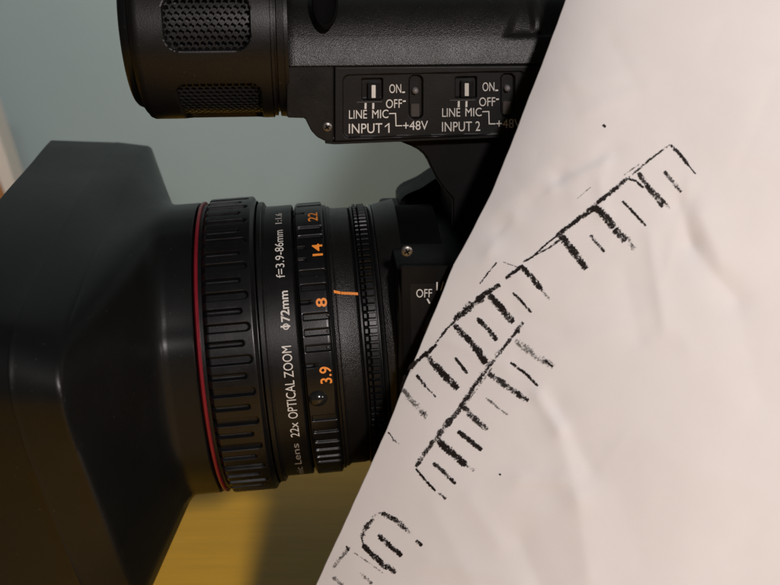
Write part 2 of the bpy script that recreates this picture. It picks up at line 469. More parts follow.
# ---- knurled ring
kr = lathe('iris_ring', [(s_k0 - 3.2, 122), (s_k0 - 2.8, 127), (s_k0 - 2.2, 128), (s_k0 - 0.6, 128), (s_k0, 126.3), (s_k1, 126.3), (s_k1 + 0.6, 127.2), (s_k1 + 1.6, 127), (s_k1 + 1.8, 123)], M['barrel'])
V, Fc = [], []
NT = 120
for i in range(NT):
    a = 2 * math.pi * i / NT
    for (s0, s1) in ((s_k0 + 0.4, s_k0 + (s_k1 - s_k0) * 0.30), (s_k0 + (s_k1 - s_k0) * 0.38, s_k1 - 0.5)):
        hw = 2.35 / 129; b0 = len(V)
        for r_, sh, wd in ((125.8, 0, hw * 1.15), (129.0, 0.15, hw), (129.8, 0.6, hw * 0.75)):
            for ds, da in ((s0 + sh, -wd), (s1 - sh, -wd), (s1 - sh, wd), (s0 + sh, wd)):
                V.append(LP(ds, r_, a + da))
        for l in (0, 1):
            for j in range(4):
                j2 = (j + 1) % 4; Fc.append((b0 + l * 4 + j, b0 + l * 4 + j2, b0 + l * 4 + 4 + j2, b0 + l * 4 + 4 + j))
        Fc.append((b0 + 8, b0 + 9, b0 + 10, b0 + 11))
part('knurl_teeth', V, Fc, M['rubber'], 30, kr, stuff=True)

# ---- rear mount of the lens
lathe('mount_ring', [(s_k1 + 2.4, 122), (s_k1 + 2.8, 127), (s_k1 + 4.4, 128.6), (s_k1 + 5.6, 128.2), (s_k1 + 6.2, 125)], M['gloss'])
lathe('mount_flare', [(s_k1 + 6.3, 124), (s_k1 + 6.6, 127.6), (s_k1 + 10, 128.5), (s_k1 + 17, 130), (s_k1 + 22, 131), (s_k1 + 28, 132)], M['grain'])

# ------------------------------------------------------------------ printed lettering
def text_mesh(body, size=1.0, shear=0.0, bold=0.0):
    cu = bpy.data.curves.new('text', 'FONT'); cu.body = body; cu.size = 1.0; cu.offset = bold
    cu.resolution_u = 4
    ob = bpy.data.objects.new('text', cu); COL.objects.link(ob)
    bpy.context.view_layer.update()
    dg = bpy.context.evaluated_depsgraph_get()
    me = bpy.data.meshes.new_from_object(ob.evaluated_get(dg))
    V = np.array([v.co[:2] for v in me.vertices]); Fc = [tuple(p.vertices) for p in me.polygons]
    COL.objects.unlink(ob); bpy.data.objects.remove(ob); bpy.data.curves.remove(cu); bpy.data.meshes.remove(me)
    mn, mx_ = V.min(0), V.max(0)
    V = (V - mn) / (mx_ - mn)
    return V, Fc            # unit box
def text_on_lens(body, x, y_bot, y_top, x_bot, hgt, r, mat, parent, bold=0.0):
    """reads upwards; (x_bot,y_bot) is the start of its base line, hgt letter height along the axis (base line to the right)"""
    V, Fc = text_mesh(body, bold=bold)
    s0, a0 = on_cyl(x_bot, y_bot, r); s1, a1 = on_cyl(x, y_top, r)
    s_ = (s0 + s1) / 2
    P = [LP(s_ - v[1] * hgt, r + 0.18, a0 + (a1 - a0) * v[0]) for v in V]
    return part('printed_text', P, Fc, mat, None, parent)
RT = 134.0
text_on_lens('onic Lens', 300.4, 474, 443, 303.0, 6.4, RT, M['grey_print'], band, 0.0)
text_on_lens('22x', 298.2, 436.5, 422, 299.4, 7.9, RT, M['white_print'], band)
text_on_lens('OPTICAL ZOOM', 291.9, 418, 345.5, 297.4, 8.5, RT, M['white_print'], band)
text_on_lens('72mm', 288.6, 321.5, 290.5, 289.6, 7.9, RT, M['white_print'], band, 0.02)
text_on_lens('O', 289.0, 329.6, 323.2, 289.3, 5.6, RT, M['white_print'], band, 0.02)
def lens_line(x0, y0, x1, y1, w, r, mat, parent):
    s0, a0 = on_cyl(x0, y0, r); s1, a1 = on_cyl(x1, y1, r)
    return part('printed_text', [LP(s0, r + .2, a0 - w / r), LP(s0, r + .2, a0 + w / r), LP(s1, r + .2, a1 + w / r), LP(s1, r + .2, a1 - w / r)], [(0, 1, 2, 3)], mat, None, parent)
lens_line(280.6, 326.9, 290.2, 326.0, 0.75, RT, M['white_print'], band)
text_on_lens('f=3.9-86mm', 283.2, 277.5, 230, 284.8, 7.8, RT, M['white_print'], band)
text_on_lens('1:1.6', 281.8, 223.5, 213.5, 282, 6.2, RT, M['white_print'], band, 0)
text_on_lens('3.9', 331.5, 383, 366, 332, 10.5, R_Z, M['orange_print'], zr, 0.012)
text_on_lens('8', 327, 306.5, 297.5, 327, 9.8, R_Z, M['orange_print'], zr, 0.02)
text_on_lens('14', 322.5, 255.5, 243.5, 322.5, 9.3, R_Z, M['orange_print'], zr, 0.02)
text_on_lens('22', 317.5, 221, 212.5, 317.5, 9.0, R_Z, M['orange_print'], zr, 0.01)
# orange index line
def lens_strip(name, x0, x1, y0, y1, hw, rf, mat, parent, n=10):
    V, Fc = [], []
    for i in range(n + 1):
        t = i / n; s, a = on_cyl(x0 + (x1 - x0) * t, y0 + (y1 - y0) * t, rf(t))
        for w_ in (-hw, hw): V.append(LP(s, rf(t) + 0.25, a + w_ / rf(t)))
        if i: Fc.append((2 * i - 2, 2 * i - 1, 2 * i + 1, 2 * i))
    return part(name, V, Fc, mat, None, parent)
ib = [o for o in bpy.data.objects if o.name == 'index_barrel'][0]
lens_strip('index_line', 333.8, 340.5, 291.6, 293.0, 1.35, lambda t: 131.5 - 1.6 * sm(.3, .55, t), M['orange_print'], ib)
lens_strip('index_line', 341, 358, 293.1, 293.9, 1.25, lambda t: 129.2 - 1.5 * sm(0, .25, t), M['orange_print'], ib, 16)

# ------------------------------------------------------------------ top handle, body
def prism(name, px, N_px, N0, N1, mat, smooth=None, parent=None, bevel=0.0, seg=3):
    """outline given as seen on the plane N_px, solid from N0 to N1"""
    P = [on_face(x, y, N_px) for x, y in px]
    k = len(P)
    V = [BP(s, N1, z) for s, z in P] + [BP(s, N0, z) for s, z in P]
    Fc = [tuple(range(k)), tuple(range(2 * k - 1, k - 1, -1))] + [(i, (i + 1) % k, k + (i + 1) % k, k + i) for i in range(k)]
    o = part(name, V, Fc, mat, smooth, parent)
    if bevel:
        bm = bmesh.new(); bm.from_mesh(o.data)
        bmesh.ops.bevel(bm, geom=list(bm.edges), offset=bevel * K, segments=seg, affect='EDGES', clamp_overlap=True)
        bm.to_mesh(o.data); bm.free()
        o.data.polygons.foreach_set('use_smooth', [True] * len(o.data.polygons)); o.data.set_sharp_from_angle(angle=math.radians(32))
    return o
NH = 62
# upper grip of the handle: a rounded section swept to the right
Zs = on_face(400, 65, NH)[1]
S0h, S1h = on_face(286, 60, NH)[0], on_face(690, 60, NH)[0]
prof = [(NH - 4, -1.2), (NH - 0.8, -0.9), (NH + 0.4, 0.4), (NH, 3), (NH - 1.3, 8), (NH - 2.9, 13), (NH - 4.9, 18), (NH - 6.3, 21), (NH - 6.8, 22), (NH - 7.3, 23), (NH - 7.9, 24), (NH - 10, 27.5), (NH - 13, 32), (NH - 17, 37), (NH - 22, 42), (NH - 28, 47), (NH - 35, 51), (NH - 43, 54), (0, 57)]
prof = prof + [(-a, b) for a, b in prof[-2::-1]]
V, Fc = [], []
S5h = on_face(498, 40, NH)[0]
Ss = [S0h, S0h + 0.8, S0h + 2.2] + list(np.linspace(S0h + 8, S5h - 4, 20)) + list(np.linspace(S5h - 3, S5h + 50, 50)) + [S1h]
for i, s in enumerate(Ss):
    sh = {0: 3.0, 1: 0.9}.get(i, 0.0)
    for N, Z in prof:
        # scooped recess with a ledge towards the rear
        if N > 0: N = N - 7.0 * sm(S5h + 2 + max(Z - 22, 0) * 0.45, S5h + 16 + max(Z - 22, 0) * 0.6, s) * sm(21.5, 23.5, Z) + 4.5 * sm(S5h + 30, S5h + 36, s) * (1 - sm(S5h + 38, S5h + 45, s)) * sm(24, 30, Z)
        f_ = 1 - sh / 60
        V.append(BP(s, N * f_, Zs + Z * f_))
kp = len(prof)
for i in range(len(Ss) - 1):
    for j in range(kp):
        j2 = (j + 1) % kp; Fc.append((i * kp + j, i * kp + j2, (i + 1) * kp + j2, (i + 1) * kp + j))
Fc.append(tuple(range(kp))); Fc.append(tuple(range((len(Ss) - 1) * kp, len(Ss) * kp))[::-1])
grip = part('handle_grip', V, Fc, M['grain'], 40)
# screw pocket in the grip; shallow, its inner shade put into the black colour
c = BP(on_face(325, 8, NH - 12)[0], NH - 9, on_face(325, 8, NH - 12)[1] + 6)
tl = np.array([0, 0, 1.0]) * math.cos(0.5) - NN * math.sin(0.5); nl = NN * math.cos(0.5) + EZ * math.sin(0.5)
def pocket(name, c, e1, e2, nrm, r1, r2, mat, parent, depth=5, rim=1.6):
    V, Fc = [], []; seg = 40
    rows = [(1.0 + rim / r1, -1.5), (1.0 + rim / r1 * 0.6, 0.5), (1.0, 0.7), (0.93, -0.3 * 0), (0.88, -0.5), (0.0001, -0.7)]
    for f_, h in rows:
        for k in range(seg):
            a = 2 * math.pi * k / seg; ca, sa = math.cos(a), math.sin(a)
            V.append(c + e1 * r1 * f_ * ca + e2 * r2 * f_ * sa * (1 if sa < 0 else 1.0) + nrm * h)
    for i in range(len(rows) - 1):
        for k in range(seg):
            k2 = (k + 1) % seg; Fc.append((i * seg + k, i * seg + k2, (i + 1) * seg + k2, (i + 1) * seg + k))
    return part(name, V, Fc, mat, 50, parent)
pocket('screw_pocket', c, E1, tl, nl, 9.5, 21, M['dark'], grip)

# lower block of the handle
blk = prism('handle_block', [(287, 65.5), (287, 118), (305, 118.5), (307.5, 124), (311, 131), (317, 137.5), (325, 141.5), (333.5, 142.3), (333.5, 65.5)], NH, -NH, NH - 1.0, M['shell'], bevel=0.9)
prism('handle_underside', [(333.5, 68), (333.5, 141), (515, 133.2), (640, 128), (640, 68)], NH, -NH, NH - 14, M['dark'])

# audio panel: relief plate
y_top = lambda x: 66.3 - (x - 334) * 0.006
y_bot = lambda x: 142.4 - (x - 334) * 0.0425
def rrect(x, y, x0, x1, y0, y1, r):
    qx = abs(x - (x0 + x1) / 2) - (x1 - x0) / 2 + r; qy = abs(y - (y0 + y1) / 2) - (y1 - y0) / 2 + r
    return math.hypot(max(qx, 0), max(qy, 0)) + min(max(qx, qy), 0) - r
def panel_h(x, y):
    yy = y + (x - 334) * 0.022
    h = 0.0
    d = rrect(x, yy, 342.5, 526, 75, 138.5, 7); h -= 1.8 * (1 - sm(-1.2, 0.3, d))
    for dx, dy in ((0, 0), (94, 0.35)):
        d = rrect(x - dx, yy - dy, 361.5, 383, 79.5, 101, 1.5); h -= 4.5 * (1 - sm(-0.9, 0.2, d))
        d = rrect(x - dx * 0.98, yy - dy, 409, 423.5, 77, 121.5, 6); h -= 4.0 * (1 - sm(-1.4, 0.2, d))
    # rolled rim round the plate
    e = min(x - 334, y - y_top(x), y_bot(x) - y)
    h -= 1.6 * (1 - sm(0, 1.6, e))
    return h
nx, ny = 400, 112
X0, X1 = 334.2, 600.0
V, Fc = [], []
for i in range(nx + 1):
    x = X0 + (X1 - X0) * (i / nx) ** 1.18
    for j in range(ny + 1):
        y = y_top(x) + (y_bot(x) - y_top(x)) * j / ny
        s, z = on_face(x, y, NH); V.append(BP(s, NH + panel_h(x, y), z))
for i in range(nx):
    for j in range(ny):
        a = i * (ny + 1) + j; Fc.append((a, a + 1, a + ny + 2, a + ny + 1))
# returns to the block so that the plate has thickness
edge = [i * (ny + 1) for i in range(nx + 1)]; edge2 = [i * (ny + 1) + ny for i in range(nx + 1)]
edge3 = list(range(ny + 1))
for e in (edge, edge2, edge3):
    b0 = len(V)
    for v in e: V.append(V[v] - NN * 16)
    for q in range(len(e) - 1): Fc.append((e[q], e[q + 1], b0 + q + 1, b0 + q))
pan = part('audio_panel', V, Fc, M['panel'], 40)
def face_pt(x, y, N): s, z = on_face(x, y, N); return BP(s, N, z)
def block(name, x0, x1, y0, y1, N0, N1, mat, parent=pan, bevel=0.4):
    return prism(name, [(x0, y0), (x0, y1), (x1, y1), (x1, y0)], N1, N0, N1, mat, None, parent, bevel, 2)
def face_text(body, x0, x1, y0, y1, N, mat, parent, slope=-0.02, bold=0.0):
    V, Fc = text_mesh(body, bold=bold)
    P = []
    for v in V:
        x = x0 + (x1 - x0) * v[0]; y = y1 + (y0 - y1) * v[1] + slope * (x - x0)
        P.append(face_pt(x, y, N))
    return part('printed_text', P, Fc, mat, None, parent)
NPl = NH - 1.8 + 0.12
def face_line(px, w, N, mat, parent, name='printed_line'):
    V, Fc = [], []
    for (x, y), (x2, y2) in zip(px[:-1], px[1:]):
        dx, dy = x2 - x, y2 - y; l = math.hypot(dx, dy); ux, uy = dx / l * w / 2, dy / l * w / 2; nx_, ny_ = -uy, ux
        b0 = len(V)
        for a, b_ in ((x - ux + nx_, y - uy + ny_), (x2 + ux + nx_, y2 + uy + ny_), (x2 + ux - nx_, y2 + uy - ny_), (x - ux - nx_, y - uy - ny_)):
            V.append(face_pt(a, b_, N + 0.02 * (b0 // 4)))
        Fc.append((b0, b0 + 1, b0 + 2, b0 + 3))
    return part(name, V, Fc, mat, None, parent)
for q in range(2):
    dx, dy = (0, 0) if q == 0 else (93.2, -1.9)
    block('slide_switch', 368 + dx, 380.5 + dx, 82.8 + dy, 99.2 + dy, NH - 7, NH - 1.2, M['gloss'])
    block('switch_bar', 371.6 + dx, 375.6 + dx, 85.2 + dy, 98 + dy, NH - 2, NH - 0.6, M['white_print'], bevel=0.2)
    kx = 415.2 if q == 0 else 507.2; ky = 90.8 if q == 0 else 88.4
    c = face_pt(kx, ky, NH - 4)
    dome('selector_knob', c, E1, EZ, NN, 2.9, 3.0, 3.2, M['grey_knob'], pan, skirt=3)
    block('selector_slide', kx - 4.2, kx + 4.2, ky + 13, ky + 26, NH - 6.5, NH - 3.9, M['slide'])
    face_text('ON', 389.3 + dx, 401.2 + dx, 84.3 + dy, 93.2 + dy, NPl, M['white_print'], pan)
    face_line([(402.8 + dx, 92.3 + dy), (404.2 + dx, 92.2 + dy)], 1.5, NPl, M['white_print'], pan)
    face_text('OFF', 386 + dx, 402.0 + dx, 99.4 + dy, 108.2 + dy, NPl, M['white_print'], pan)
    face_line([(403.6 + dx, 101.2 + dy), (405 + dx, 101.1 + dy)], 1.5, NPl, M['white_print'], pan)
    face_line([(365.6 + dx, 104 + dy), (365.5 + dx, 108 + dy)], 2.0, NPl, M['white_print'], pan)
    face_line([(373.3 + dx, 104 + dy), (373.2 + dx, 108 + dy)], 2.0, NPl, M['white_print'], pan)
    face_line([(357 + dx, 102.2 + dy), (382 + dx, 101.8 + dy)], 0.35, NPl, M['grey_knob'], pan)
    face_text('LINE', 349 + dx, 367 + dx, 110.3 + dy, 118.8 + dy, NPl, M['white_print'], pan)
    face_text('MIC', 372.2 + dx, 388.4 + dx, 109.9 + dy, 118.4 + dy, NPl, M['white_print'], pan)
    face_line([(389.6 + dx, 113.6 + dy), (395.6 + dx, 113.4 + dy), (396 + dx, 125.8 + dy), (401.8 + dx, 125.7 + dy)], 1.0, NPl, M['white_print'], pan)
    face_text('+48V', 403.2 + dx, 428 + dx, 121.2 + dy, 130.2 + dy, NPl, M['white_print'], pan)
    face_text('INPUT 1' if q == 0 else 'INPUT 2', 348.8 + dx, 389.5 + dx - (2.5 if q else 0), 123.9 + dy, 133.6 + dy, NPl, M['white_print'], pan)

face_line([(385.2, 126.6), (387.9, 124.3)], 1.0, NPl, M['white_print'], pan)
def screw(x, y, N, r, parent):
    c = face_pt(x, y, N)
    o = dome('screw', c, E1, EZ, NN, r, r, r * 0.34, M['steel'], parent, 6, 24, skirt=1)
    V, Fc = [], []
    for rot in (0.5, 0.5 + math.pi / 2):
        e1 = E1 * math.cos(rot) + EZ * math.sin(rot); e2 = -E1 * math.sin(rot) + EZ * math.cos(rot)
        b0 = len(V)
        for a, b_ in ((-1, -1), (1, -1), (1, 1), (-1, 1)): V.append(c + NN * (r * 0.34 + 0.12 + 0.02 * (b0 > 0)) + e1 * a * r * 0.52 + e2 * b_ * r * 0.13)
        for a, b_ in ((-1, -1), (1, -1), (1, 1), (-1, 1)): V.append(c + NN * 0.1 + e1 * a * r * 0.52 + e2 * b_ * r * 0.13)
        Fc += [(b0, b0 + 1, b0 + 2, b0 + 3)] + [(b0 + i, b0 + (i + 1) % 4, b0 + 4 + (i + 1) % 4, b0 + 4 + i) for i in range(4)]
    part('screw_slot', V, Fc, M['dark'], None, o)
screw(327.3, 127, NH - 0.9, 4.6, blk)
# thin raised lip under the panel
face_l = prism('panel_lip', [(325, 141.2), (334, 142.2), (600, 130.9), (600, 133.2), (334, 144.4), (325, 143.4)], NH, NH - 14, NH + 0.6, M['shell'], bevel=0.5, parent=pan)

# pillar from handle to body
prism('handle_pillar', [(392, 139), (404, 143.5), (414, 147.5), (421, 152), (426, 158), (430, 167), (435.5, 178), (443, 189), (452, 199), (452, 230), (640, 230), (640, 128)], 46, -46, 46, M['body'], bevel=2.0)
prism('far_bracket', [(398, 196), (404, 190), (420, 183), (436, 172), (443, 164), (470, 160), (470, 215), (398, 215)], -80, -110, -60, M['body'], bevel=1.5)

# camera body
NB = 137
Sb = on_face(399, 300, NB)[0]
def body_section(z_top, z_bot, nf, nn, r):
    out = []
    for cx_, cz, a0 in ((nn - r, z_top - r, 0), (nf + r, z_top - r, 90), (nf + r, z_bot + r, 180), (nn - r, z_bot + r, 270)):
        for k in range(7):
            a = math.radians(a0 + 15 * k); out.append((cx_ + r * math.cos(a), cz + r * math.sin(a)))
    return out
zt = None
# top height so that the far edge shows where it does
d_ = on_face(410, 199, -90)[1]
zfloor = (0 - to_world(BP(Sb, 0, 0))[2]) / K
sec = body_section(d_, zfloor, -118, NB, 26)
V, Fc = [], []
Sl = [Sb - 1, Sb, Sb + 3, Sb + 520]
sc_ = [0.975, 0.992, 1.0, 1.0]
for s, f_ in zip(Sl, sc_):
    for N, Z in sec:
        zz = Z if Z < -100 else Z * f_
        V.append(BP(s, N * f_, zz))
k = len(sec)
for i in range(len(Sl) - 1):
    for j in range(k):
        j2 = (j + 1) % k; Fc.append((i * k + j, i * k + j2, (i + 1) * k + j2, (i + 1) * k + j))
Fc.append(tuple(range(k))); Fc.append(tuple(range((len(Sl) - 1) * k, len(Sl) * k))[::-1])
bdy = part('camera_body', V, Fc, M['body'], 32)
screw(407, 251.3, NB, 5.0, bdy)
prism('side_cover', [(401, 266), (404, 460), (620, 460), (620, 264.5)], NB, NB - 2, NB + 1.6, M['body'], bevel=0.7, parent=bdy)
lab = prism('filter_label_plate', [(410, 284), (411, 345), (560, 345), (560, 281)], NB + 2, NB, NB + 2.2, M['panel'], bevel=0.3, parent=bdy)
face_text('OFF', 416.3, 432, 289.2, 297.6, NB + 2.35, M['white_print'], lab, bold=0)
face_text('1/4', 436.4, 450, 282, 290.5, NB + 2.35, M['white_print'], lab, bold=0)
face_text('1/16', 458, 475, 281, 289.5, NB + 2.35, M['white_print'], lab, bold=0)
face_line([(427.6, 299.5), (429.4, 302.8)], 1.6, NB + 2.35, M['white_print'], lab)
c = face_pt(452, 328, NB + 2.2)
dome('filter_dial', c, E1, EZ, NN, 25, 25, 7, M['gloss'], bdy, 6, 48, skirt=2)

# ------------------------------------------------------------------ microphone
RM = 76.0
mic_s0, mic_s1 = on_face(133, 60, 60)[0], on_face(271, 60, 60)[0]
# centre height: bottom silhouette at y=118.5
def proj(P):
    d = P @ fw; return 390 + F * (P @ rw) / d, 292.5 - F * (P @ uw) / d
zlo, zhi = 100.0, 400.0
for _ in range(40):
    zc = (zlo + zhi) / 2
    ym = max(proj(BP(mic_s0 + 40, RM * math.cos(a), zc + RM * math.sin(a)))[1] for a in np.linspace(0, -math.pi, 90))
    if ym > 118.5: zlo = zc
    else: zhi = zc
ZM = zc
def MP(s, r, a, shear=True):
    z = ZM + r * math.sin(a)
    if shear:
        t = max(0.0, min(1.0, (mic_s1 - s) / (mic_s1 - mic_s0)))
        s = s - (z - (ZM - RM)) * 0.05 * t ** 1.3 + 3.8 * t ** 1.3
    return BP(s, r * math.cos(a), z)
def mic_hit(x, y, r):
    best = None
    for a in np.linspace(-1.6, 1.4, 301):
        # find s by bisection on x at this angle
        lo, hi = mic_s0 - 60, mic_s1 + 60
        for _ in range(18):
            m_ = (lo + hi) / 2
            if proj(MP(m_, r, a))[0] < x: lo = m_
            else: hi = m_
        e = abs(proj(MP(lo, r, a))[1] - y)
        if best is None or e < best[0]: best = (e, lo, a)
    return best[1], best[2]
w1a = mic_hit(163, 30, RM)[0]; w1b = mic_hit(250, 30, RM)[0]
a1_lo = mic_hit(205, 51, RM)[1]; a1_hi = mic_hit(205, 4, RM)[1] + 0.12
w2a = mic_hit(178, 98, RM)[0]; w2b = mic_hit(261, 98, RM)[0]
a2_hi = mic_hit(220, 84, RM)[1]; a2_lo = a2_hi - 1.02
wins = [(w1a, w1b, a1_lo, a1_hi, 13), (w2a, w2b, a2_lo, a2_hi, 9)]
a_c = (a1_lo + a1_hi) / 2
dlt = a_c - (a2_lo + a2_hi) / 2
wins.append((w1a, w1b, a1_lo + dlt, a1_hi + dlt, 13))
mmid = (mic_s0 + mic_s1) / 2
def win_d(s, a):
    best = 99
    for s0, s1, lo, hi, r in wins:
        best = min(best, rrect(s, a * RM, s0, s1, lo * RM, hi * RM, r))
    return best
def mic_r(s, a):
    r = RM
    r -= 5.0 * (1 - sm(mic_s0, mic_s0 + 6, s)) ** 2
    d = win_d(s, a)
    r -= 12.0 * (1 - sm(-2.0, 0.4, d))
    return r
ang = list(np.linspace(-math.pi / 2 - 0.6, math.pi / 2, 300))
ang += list(np.linspace(math.pi / 2, 2 * math.pi - math.pi / 2 - 0.6, 42))[1:-1]
s_l = [mic_s0, mic_s0 + 1, mic_s0 + 3, mic_s0 + 6, mic_s0 + 9, mic_s0 + 14, mic_s0 + 20]
x_ = mic_s0 + 22
while x_ < mic_s1: s_l.append(x_); x_ += 0.95
s_l.append(mic_s1)
V, Fc = [], []
for s in s_l:
    for a in ang: V.append(MP(s, mic_r(s, a), a))
na = len(ang)
for i in range(len(s_l) - 1):
    for k in range(na):
        k2 = (k + 1) % na; Fc.append((i * na + k, i * na + k2, (i + 1) * na + k2, (i + 1) * na + k))
mic = part('microphone_housing', V, Fc, M['shell'], 45)
# front cap
def mic_lathe(name, prof, mat, parent=None, smooth=35):
    V, Fc = [], []; seg = 120
    for s, r in prof:
        for k in range(seg): V.append(MP(s, r, 2 * math.pi * k / seg))
    for i in range(len(prof) - 1):
        for k in range(seg):
            k2 = (k + 1) % seg; Fc.append((i * seg + k, i * seg + k2, (i + 1) * seg + k2, (i + 1) * seg + k))
    Fc.append(tuple(range(seg)))
    return part(name, V, Fc, mat, smooth, parent)
mic_lathe('front_cap', [(mic_s0 - 9.5, 58), (mic_s0 - 9, 62), (mic_s0 - 7, 64.5), (mic_s0 - 2, 66.5), (mic_s0 + 2, 67)], M['rubber'], mic)
mic_lathe('rear_collar', [(mic_s1 - 0.5, RM - 4), (mic_s1 + 0.6, RM - 4), (mic_s1 + 1.0, RM - 1.5), (mic_s1 + 3.4, RM - 1.5), (mic_s1 + 3.8, RM - 5), (mic_s1 + 5.6, RM - 5), (mic_s1 + 6.0, RM - 1.0), (mic_s1 + 11.5, RM - 0.6), (mic_s1 + 12, RM - 5), (mic_s1 + 15, RM - 5)], M['shell'])
# perforated grille sheet in hexagonal cells, real holes over a dark core
V, Fc = [], []
RG = RM - 4.6; pitch = 5.7; rh = 2.3
for (s0, s1, lo, hi, r) in wins[:2]:
    rows = int((hi - lo) * RG / (pitch * 0.866)) + 3
    cols = int((s1 - s0) / pitch) + 3
    for i in range(-1, rows):
        for j in range(-1, cols):
            cs = s0 + (j + 0.5 * (i % 2)) * pitch; cu_ = lo * RG + i * pitch * 0.866
            if rrect(cs, cu_ / RG * RM, s0, s1, lo * RM, hi * RM, r) > 3.5: continue
            b0 = len(V)
            hexr = pitch / math.sqrt(3)
            for k in range(12):
                a = math.pi / 6 * k + math.pi / 6
                rr_ = hexr if k % 2 == 0 else hexr * math.cos(math.pi / 6)
                V.append(MP(cs + rr_ * math.cos(a - 0) , RG, (cu_ + rr_ * math.sin(a)) / RG))
            for h, q in ((0.25, 1.10), (0.0, 1.0), (-1.6, 1.0)):
                for k in range(12):
                    a = math.pi / 6 * k + math.pi / 6
                    V.append(MP(cs + rh * q * math.cos(a), RG + h * (1 if h < 0 else 0), (cu_ + rh * q * math.sin(a)) / RG))
            for l in range(3):
                for k in range(12):
                    k2 = (k + 1) % 12; Fc.append((b0 + l * 12 + k, b0 + l * 12 + k2, b0 + (l + 1) * 12 + k2, b0 + (l + 1) * 12 + k))
part('perforated_grille', V, Fc, M['grille'], 30, mic, stuff=True)

# ================================================================== paper sheet
left_edge = [(-420, 755), (-250, 673), (-150, 628), (-70, 595), (0, 565.5), (28, 555.5), (55, 545.5), (105, 526), (150, 509), (195, 490.5), (235, 470), (255, 459), (264, 454), (272, 450.5), (300, 439.5), (385, 404), (430, 386.5), (510, 350.5), (585, 316), (700, 264), (860, 190)]
LY = np.array([q[0] for q in left_edge], float); LX = np.array([q[1] for q in left_edge], float)
def seg_d(x, y, ax, ay, bx, by):
    dx, dy = bx - ax, by - ay; l2 = dx * dx + dy * dy
    t = ((x - ax) * dx + (y - ay) * dy) / l2; tc = np.clip(t, 0, 1)
    px, py = ax + tc * dx, ay + tc * dy
    side = (dx * (y - ay) - dy * (x - ax)) / math.sqrt(l2)
    return np.hypot(x - px, y - py), side, t
# creases: (ax,ay,bx,by, height, width)   ; positive lifts towards the viewer
CREASE0 = [
    (500, 232, 560, 178, -2.2, 16), (560, 178, 612, 150, -1.6, 14), (500, 205, 590, 160, 1.0, 20),
    (650, 236, 664, 325, 1.5, 11), (664, 300, 690, 350, 0.8, 16), (625, 275, 640, 345, -0.9, 18), (680, 205, 690, 245, -3.0, 16), (690, 245, 735, 300, -3.0, 20), (735, 300, 760, 400, -2.0, 30),
    (700, 215, 720, 262, 2.2, 20), (668, 335, 640, 350, 0.8, 14),
    (538, 396, 560, 430, 2.2, 11), (560, 430, 578, 500, 2.0, 20), (578, 500, 590, 585, 1.8, 26), (556, 405, 590, 470, -2.0, 20), (520, 480, 560, 480, 1.2, 14),
    (415, 470, 560, 520, 0.6, 30), (430, 560, 520, 585, 1.2, 24), (520, 540, 545, 600, -1.6, 22), (600, 440, 640, 560, -1.2, 40),
    (455, 262, 520, 275, 1.0, 24), (545, 60, 600, 100, 0.8, 30), (600, 180, 604, 215, 1.0, 10),
    (700, 140, 780, 160, 0.7, 18), (660, 450, 780, 500, 1.0, 40), (470, 500, 500, 545, 0.9, 16), (610, 40, 640, 90, -0.6, 16), (640, 320, 560, 350, 0.8, 26), (505, 310, 560, 330, -0.7, 16),
]
rs = np.random.RandomState(4)
CREASE = [(a, b, c, d, h * 1.15, w * 0.75) for a, b, c, d, h, w in CREASE0]
for _ in range(46):
    a_, b_ = rs.uniform(380, 800), rs.uniform(-40, 620); l_, t_ = rs.uniform(25, 110), rs.choice([0.5, 1.1, 1.9, 2.6]) + rs.uniform(-.4, .4)
    CREASE.append((a_, b_, a_ + l_ * math.cos(t_), b_ + l_ * math.sin(t_), rs.uniform(-0.6, 0.8), rs.uniform(5, 16)))
WAV = [(rs.uniform(0, 2 * math.pi), rs.uniform(0.008, 0.028), rs.uniform(0, 2 * math.pi), rs.uniform(0.15, 0.55)) for _ in range(10)]
for _ in range(70):
    a_, b_ = rs.uniform(380, 800), rs.uniform(-40, 620); l_, t_ = rs.uniform(12, 55), rs.uniform(0, math.pi)
    CREASE.append((a_, b_, a_ + l_ * math.cos(t_), b_ + l_ * math.sin(t_), rs.uniform(-0.28, 0.34), rs.uniform(3, 8)))
CREASE += [(488, 252, 515, 218, 1.3, 9), (515, 218, 552, 188, 1.5, 9), (552, 188, 604, 164, 1.3, 8), (604, 164, 612, 150, 0.7, 7)]
def paper_depth(x, y):
    x = np.asarray(x, float); y = np.asarray(y, float)
    ex = x - np.interp(y, LY, LX)
    d = 836 - 0.05 * (x - 450) + 0.00046 * (x - 640) ** 2 + 16 * np.exp(-np.maximum(ex, 0) / 90.0) + 0.02 * (y - 292)
    # free left edge curls a little away above the bend
    d = d + 12.0 * np.exp(-ex / 45.0) * np.clip((300 - y) / 200, 0, 1)
    for ax, ay, bx, by, h, w_ in CREASE:
        q, side, t = seg_d(x, y, ax, ay, bx, by)
        d = d - h * (np.exp(-q / w_ * 1.2) * 0.55 + np.exp(-(q / w_) ** 2) * 0.45)
    d0 = 836 - 0.05 * (x - 450) + 0.00046 * (x - 640) ** 2 + 16 * np.exp(-np.maximum(ex, 0) / 90.0) + 0.02 * (y - 292) + 12.0 * np.exp(-ex / 45.0) * np.clip((300 - y) / 200, 0, 1)
    d = d0 + (d - d0) * (0.35 + 0.65 * np.clip(ex / 30.0, 0, 1))
    for th_, k_, ph_, am in WAV:
        d = d - am * np.sin((x * math.cos(th_) + y * math.sin(th_)) * k_ + ph_)
    return d
def PP(x, y, off=0.0):
    return ray(x, y) * (float(paper_depth(x, y)) - off)
nu, nv = 230, 320
ys = np.linspace(-420, 860, nv + 1)
V, Fc = [], []
